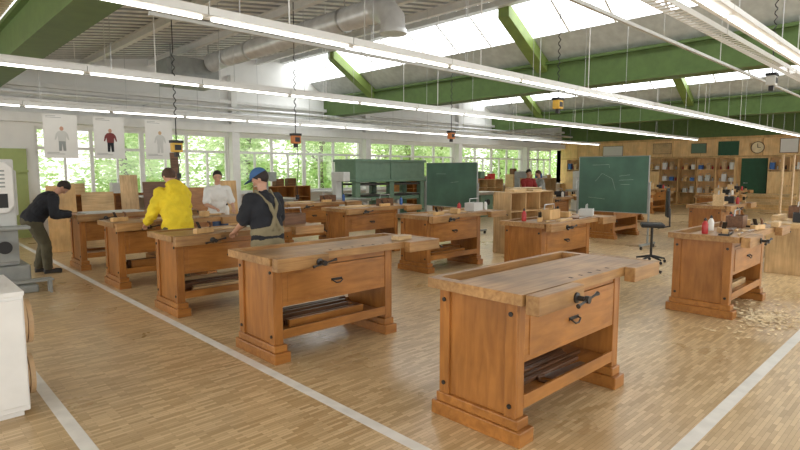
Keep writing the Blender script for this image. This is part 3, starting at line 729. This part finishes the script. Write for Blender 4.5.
# ------------------------------------------------------------ people
wr_tex = bpy.data.textures.new("cloth_wrinkles", 'CLOUDS'); wr_tex.noise_scale = .08; wr_tex.noise_depth = 2
def remeshed(b, vox, smooth=4, wr=0):
    me = bpy.data.meshes.new("tmp"); bmesh.ops.recalc_face_normals(b.bm, faces=b.bm.faces); b.bm.to_mesh(me); b.bm.free()
    o = bpy.data.objects.new("tmp", me); SC.objects.link(o)
    m = o.modifiers.new("r", 'REMESH'); m.mode = 'VOXEL'; m.voxel_size = vox
    s = o.modifiers.new("s", 'SMOOTH'); s.iterations = smooth; s.factor = .5
    if wr:
        dm = o.modifiers.new("d", 'DISPLACE'); dm.texture = wr_tex; dm.strength = wr; dm.mid_level = .45
    bpy.context.view_layer.update()
    dg = bpy.context.evaluated_depsgraph_get()
    out = bpy.data.meshes.new_from_object(o.evaluated_get(dg))
    bpy.data.objects.remove(o); bpy.data.meshes.remove(me)
    for p in out.polygons: p.use_smooth = True
    return out
def mobj(name, me, m, parent, label=None):
    me.materials.clear(); me.materials.append(M[m]); me.name = name
    o = bpy.data.objects.new(name, me); SC.objects.link(o); o.parent = parent
    if label: o["label"] = label
    return o
def ik(s, t, l1, l2, pole):
    d = t-s; D = min(d.length, l1+l2-.004); u = d.normalized()
    a = (l1*l1-l2*l2+D*D)/(2*D); h = math.sqrt(max(0, l1*l1-a*a))
    p = (pole - u*pole.dot(u)).normalized()
    return s+u*a+p*h, s+u*D
def person(x, y, rz, label, lean=12, pitch=30, yaw=0, hands=((-.18,.45,.98),(.18,.45,.98)), top='hoody', legs='jeans', hair='hair', sleeve='long', cap=False, overalls=False, hood=False, height=1.72, vox=.008, bulk=.0, wr=.015):
    k = height/1.72
    rt = root("person", (x,y,0), rz, label, "person"); rt.scale = (k,k,k)
    L = R(lean); u = Vector((0, math.sin(L), math.cos(L))); fw = Vector((0, math.cos(L), -math.sin(L)))
    P = Vector((0, -.06*math.sin(L)*3, .93)); W = P+u*.16; C = P+u*.33; S = P+u*.47
    TM = Matrix.Rotation(-L,4,'X')
    nl = R(lean*.75+pitch*.25); nd = Vector((0, math.sin(nl), math.cos(nl)))
    NB = S+u*.02; Hc = NB+nd*.205
    HM = Matrix.Translation(Hc) @ Matrix.Rotation(R(yaw),4,'Z') @ Matrix.Rotation(-R(pitch),4,'X')
    sh = [S+Vector((sx*.18,0,-.02)) for sx in (-1,1)]
    hp = [P+Vector((sx*.09,0,-.02)) for sx in (-1,1)]
    an = [Vector((sx*.12, .0 + (.06 if sx > 0 else -.06), .085)) for sx in (-1,1)]
    kn = []
    for i in range(2):
        e, _ = ik(hp[i], an[i], .44, .42, Vector((0,1,0))); kn.append(e)
    el = []; wr_ = []
    for i, sx in enumerate((-1,1)):
        e, w = ik(sh[i], Vector(hands[i]), .29, .25, Vector((sx*.5,-.6,-.7))); el.append(e); wr_.append(w)
    def oell(b, c, r, grow=0):
        b.ell((0,0,0), [q+grow for q in r], mtx=Matrix.Translation(c) @ TM)
    b = MB()
    oell(b, P, (.16,.115,.13)); oell(b, W, (.14,.10,.15)); oell(b, C, (.165,.115,.18)); b.cap(sh[0]+Vector((.03,0,0)), sh[1]-Vector((.03,0,0)), .065)
    b.cap(NB, Hc-nd*.05, .055, .052)
    b.ell((0,0,.02), (.076,.094,.098), mtx=HM); b.ell((0,.022,-.055), (.054,.063,.06), mtx=HM)
    b.ell((0,.098,-.012), (.011,.016,.022), mtx=HM); b.ell((0,.082,.032), (.05,.012,.01), mtx=HM)
    for sx in (-1,1): b.ell((sx*.078,-.005,-.005), (.010,.018,.03), mtx=HM)
    for i, sx in enumerate((-1,1)):
        b.cap(sh[i], el[i], .052, .040); b.cap(el[i], wr_[i], .040, .027)
        b.cap(hp[i], kn[i], .088, .055); b.cap(kn[i], an[i], .055, .038); b.cap(an[i], an[i]+Vector((0,.14,-.045)), .035, .03)
        d = (wr_[i]-el[i]).normalized(); dn = Vector((0,0,-1)); sd = d.cross(dn)
        sd = sd.normalized() if sd.length > .2 else Vector((1,0,0)); nn = sd.cross(d).normalized()
        if nn.z > 0: nn = -nn
        for q in (-.024,-.008,.008,.024): b.cap(wr_[i]+sd*q*.5, wr_[i]+d*.085+sd*q, .014, .012, 8)
        for q, ln in ((-.030,.030),(-.010,.038),(.010,.036),(.030,.026)):
            a0 = wr_[i]+d*.085+sd*q; a1 = a0+d*ln+nn*.008; a2 = a1+d*ln*.5+nn*ln*.7
            b.cap(a0, a1, .0088, .008, 8); b.cap(a1, a2, .008, .007, 8)
        ts = -sx*(1 if sd.x > 0 else -1)
        t0 = wr_[i]+d*.03+sd*ts*.024; t1 = t0+d*.03+sd*ts*.025+nn*.01; b.cap(t0, t1, .011, .010, 8); b.cap(t1, t1+d*.025+nn*.012, .009, .008, 8)
    body = mobj("body", remeshed(b, vox, 2), 'skin', rt)
    g_ = .02+bulk
    b = MB()
    oell(b, P+u*.02, (.165,.12,.12), g_); oell(b, W, (.158,.115,.16), g_); oell(b, C, (.170,.120,.175), g_)
    b.cap(sh[0]+Vector((.03,0,.0)), sh[1]-Vector((.03,0,.0)), .08+bulk*.4); b.cap(NB-u*.04, NB+nd*.03, .078, .064)
    for i in range(2):
        if sleeve == 'long':
            b.cap(sh[i], el[i], .068+bulk*.45, .058+bulk*.4); b.cap(el[i], el[i]+(wr_[i]-el[i])*.9, .058+bulk*.4, .044+bulk*.3)
        else: b.cap(sh[i], sh[i]+(el[i]-sh[i])*.78, .074+bulk*.5, .070+bulk*.5)
    if hood:
        b.ell(NB-fw*.11-u*.01, (.15,.075,.11)); b.ell(NB-fw*.07+u*.07, (.12,.09,.06))
        b.ell((0,0,0), (.21,.17,.06), mtx=Matrix.Translation(P-u*.07) @ TM)
    mobj("hoodie" if hood else "shirt", remeshed(b, .011, 3, wr*1.6), top, rt)
    b = MB()
    oell(b, P-u*.03, (.165,.125,.125), (.026 if overalls else .010)+bulk*.5)
    for i in range(2): b.cap(hp[i], kn[i], .108+bulk*.4, .082); b.cap(kn[i], an[i]+Vector((0,0,.03)), .082, .072)
    if overalls:
        oell(b, P+u*.07, (.155,.12,.1), .03+bulk); b.ell((0,0,0), (.10,.035,.16), mtx=Matrix.Translation(C+fw*(.12+bulk)) @ TM)
        bk = .150+bulk
        for sx in (-1,1):
            b.cap(C+fw*bk+Vector((sx*.08,0,0))+u*.08, S+Vector((sx*.1,0,0))+u*.085, .02); b.cap(S+Vector((sx*.1,0,0))+u*.087, C-fw*bk+Vector((sx*.05,0,0))+u*.05, .02); b.cap(C-fw*bk+Vector((sx*.05,0,0))+u*.05, P-fw*bk+Vector((-sx*.05,0,0))+u*.10, .022)
    mobj("overalls" if overalls else "trousers", remeshed(b, .011, 3, wr), legs, rt)
    for i in range(2):
        b = MB(); b.cap(an[i]+Vector((0,-.02,-.035)), an[i]+Vector((0,.17,-.045)), .045, .038); b.cap(an[i]+Vector((0,0,-.02)), an[i]+Vector((0,0,.03)), .048)
        b.box(an[i].x-.045,an[i].x+.045,an[i].y-.06,an[i].y+.20,0,.03)
        mobj("shoe", remeshed(b, .009, 2), 'shoe', rt)
    b = MB(); b.ell((0,-.010,.028), (.086,.104,.104), seg=28)
    g = b.bm.verts[:]+b.bm.edges[:]+b.bm.faces[:]
    if cap: bmesh.ops.bisect_plane(b.bm, geom=g, plane_co=(0,-.02,.06), plane_no=(0,0,1), clear_outer=True); g = b.bm.verts[:]+b.bm.edges[:]+b.bm.faces[:]
    bmesh.ops.bisect_plane(b.bm, geom=g, plane_co=(0,.035,.030), plane_no=Vector((0,.78,-.62)).normalized(), clear_outer=True)
    for v in b.bm.verts: v.co = HM @ v.co
    o = b.obj("hair", hair, parent=rt, smooth=True)
    if cap:
        b = MB(); b.ell((0,-.004,.045), (.090,.108,.097), seg=28)
        g = b.bm.verts[:]+b.bm.edges[:]+b.bm.faces[:]
        bmesh.ops.bisect_plane(b.bm, geom=g, plane_co=(0,0,.05), plane_no=(0,0,-1), clear_outer=True)
        b.ell((0,.12,.052), (.068,.075,.010))
        for v in b.bm.verts: v.co = HM @ v.co
        b.obj("cap", 'capb', parent=rt, smooth=True)
    for sx in (-1,1):
        b = MB(); b.ell((sx*.029,.086,.012), (.011,.006,.006), seg=10)
        b.ell((sx*.029,.092,.012), (.005,.003,.005), seg=8, mi=1)
        b.ell((sx*.029,.092,.032), (.016,.005,.003), seg=8, mi=1)
        for v in b.bm.verts: v.co = HM @ v.co
        b.obj("eye", ['paper','hairb'], parent=rt, smooth=True)
    b = MB(); b.ell((0,.083,-.052), (.02,.006,.005), seg=10)
    for v in b.bm.verts: v.co = HM @ v.co
    b.obj("mouth", 'lip', parent=rt, smooth=True)
    return rt
person(2.80,7.14,R(6),"person in bright yellow hoodie leaning over a workbench", lean=14,pitch=48,hands=((-.24,.36,.96),(.20,.40,1.0)),top='hoody',legs='olive',hair='hair',hood=True,height=1.63,bulk=.03,wr=.035)
person(3.02,5.24,R(6),"person in blue cap, black shirt and grey-olive overalls", lean=8,pitch=34,yaw=40,hands=((-.20,.34,1.0),(.20,.32,1.0)),top='navy',legs='khaki',hair='hairb',cap=True,overalls=True,sleeve='short',height=1.60,bulk=.022,wr=.02)
person(4.30,9.12,R(172),"young person in white t-shirt standing behind a bench", lean=6,pitch=18,yaw=-15,hands=((-.22,.28,1.02),(.16,.34,1.05)),top='whitec',legs='jeans',hair='hairb',sleeve='short',height=1.57,bulk=.006)
person(1.80,9.95,R(-98),"person in dark sweater and olive trousers bent over a bench", lean=40,pitch=70,hands=((-.15,.46,.98),(.16,.42,.98)),top='navy',legs='olive',hair='hairb',height=1.58,bulk=.035,wr=.02)
person(13.75,8.95,R(150),"person in dark red top standing among benches", lean=6,pitch=20,hands=((-.2,.38,.97),(.2,.38,.97)),top='redc',legs='navy',hair='hairb',height=1.60,vox=.012,bulk=.01)
person(14.55,9.0,R(60),"person in grey shirt standing among benches", lean=10,pitch=25,hands=((-.2,.38,.97),(.2,.38,.97)),top='grey',legs='jeans',hair='hair',height=1.58,vox=.012,bulk=.01)

# ------------------------------------------------------------ outside
b = MB(); b.box(-20,80,Y1+.3,60,-.25,-.2); struct(b.obj("ground", 'grass'))
def tree_proto(h_, sp, n):
    r = root("tree", (0,0,-.2), 0, "leafy green tree outside the windows", "tree", "trees outside")
    b = MB(); b.tube([(0,0,0),(.05,0,h_*.3),(-.05,.05,h_*.6),(0,0,h_*.85)], [.18,.14,.09,.03], 8)
    for k in range(6):
        a = k*1.1; z = h_*(.3+.08*k); b.tube([(0,0,z),(sp*.5*math.cos(a),sp*.5*math.sin(a),z+.7)], [.06,.02], 6)
    b.obj("trunk", 'bark', parent=r)
    b = MB()
    cl = [(max(-sp,min(sp,random.gauss(0,sp*.5))), max(-sp,min(sp,random.gauss(0,sp*.5))), random.uniform(h_*.10,h_)) for _ in range(40)]
    for i in range(n):
        c = random.choice(cl); p = Vector([c[0]+random.gauss(0,.45), c[1]+random.gauss(0,.45), max(.4,c[2]+random.gauss(0,.45))])
        q = Matrix.Translation(p) @ Matrix.Rotation(random.uniform(0,6.3),4,'Z') @ Matrix.Rotation(random.uniform(-1.2,1.2),4,'X'); s_ = random.uniform(.05,.13)
        v = [b.bm.verts.new(q @ Vector(w)) for w in ((-s_,0,0),(0,-s_*.6,0),(s_,0,0),(0,s_*.6,0))]; b.bm.faces.new(v)
    b.obj("foliage", 'leaf', parent=r); return r
t1 = tree_proto(5.5,1.9,7500); t2 = tree_proto(4.2,2.0,7500)
t1.location = (6.3,20.6,-.2); t2.location = (10.8,20,-.2)
for (p, x, y, a) in [(t2,1.8,20.5,1),(t1,15.4,21.5,2),(t2,20,20.3,3),(t1,24.6,22,.5),(t2,29.2,21,2),(t1,34,22,1),(t2,39,21.5,0),(t1,44,23,2),(t2,50,24,1),(t1,4.0,27,4),(t1,9.5,27,2),(t1,15,28,3),(t2,20.5,28,3),(t1,26.5,29,1),(t1,33,29,2)]:
    dup(p, (x,y,-.2), a)

# ------------------------------------------------------------ light
w = bpy.data.worlds.new("World"); bpy.context.scene.world = w; w.use_nodes = True
bg = w.node_tree.nodes["Background"]; bg.inputs[0].default_value = (.99,.98,.94,1); bg.inputs[1].default_value = 2.2

cam = bpy.data.cameras.new("Camera"); co = bpy.data.objects.new("Camera", cam); SC.objects.link(co)
co.location = (0,0,1.6); co.rotation_euler = (R(90-5.76), 0, R(-43.8)); cam.lens = 24.52; cam.sensor_width = 36
cam.clip_end = 200
bpy.context.scene.camera = co
bpy.context.scene.view_settings.view_transform = 'Standard'
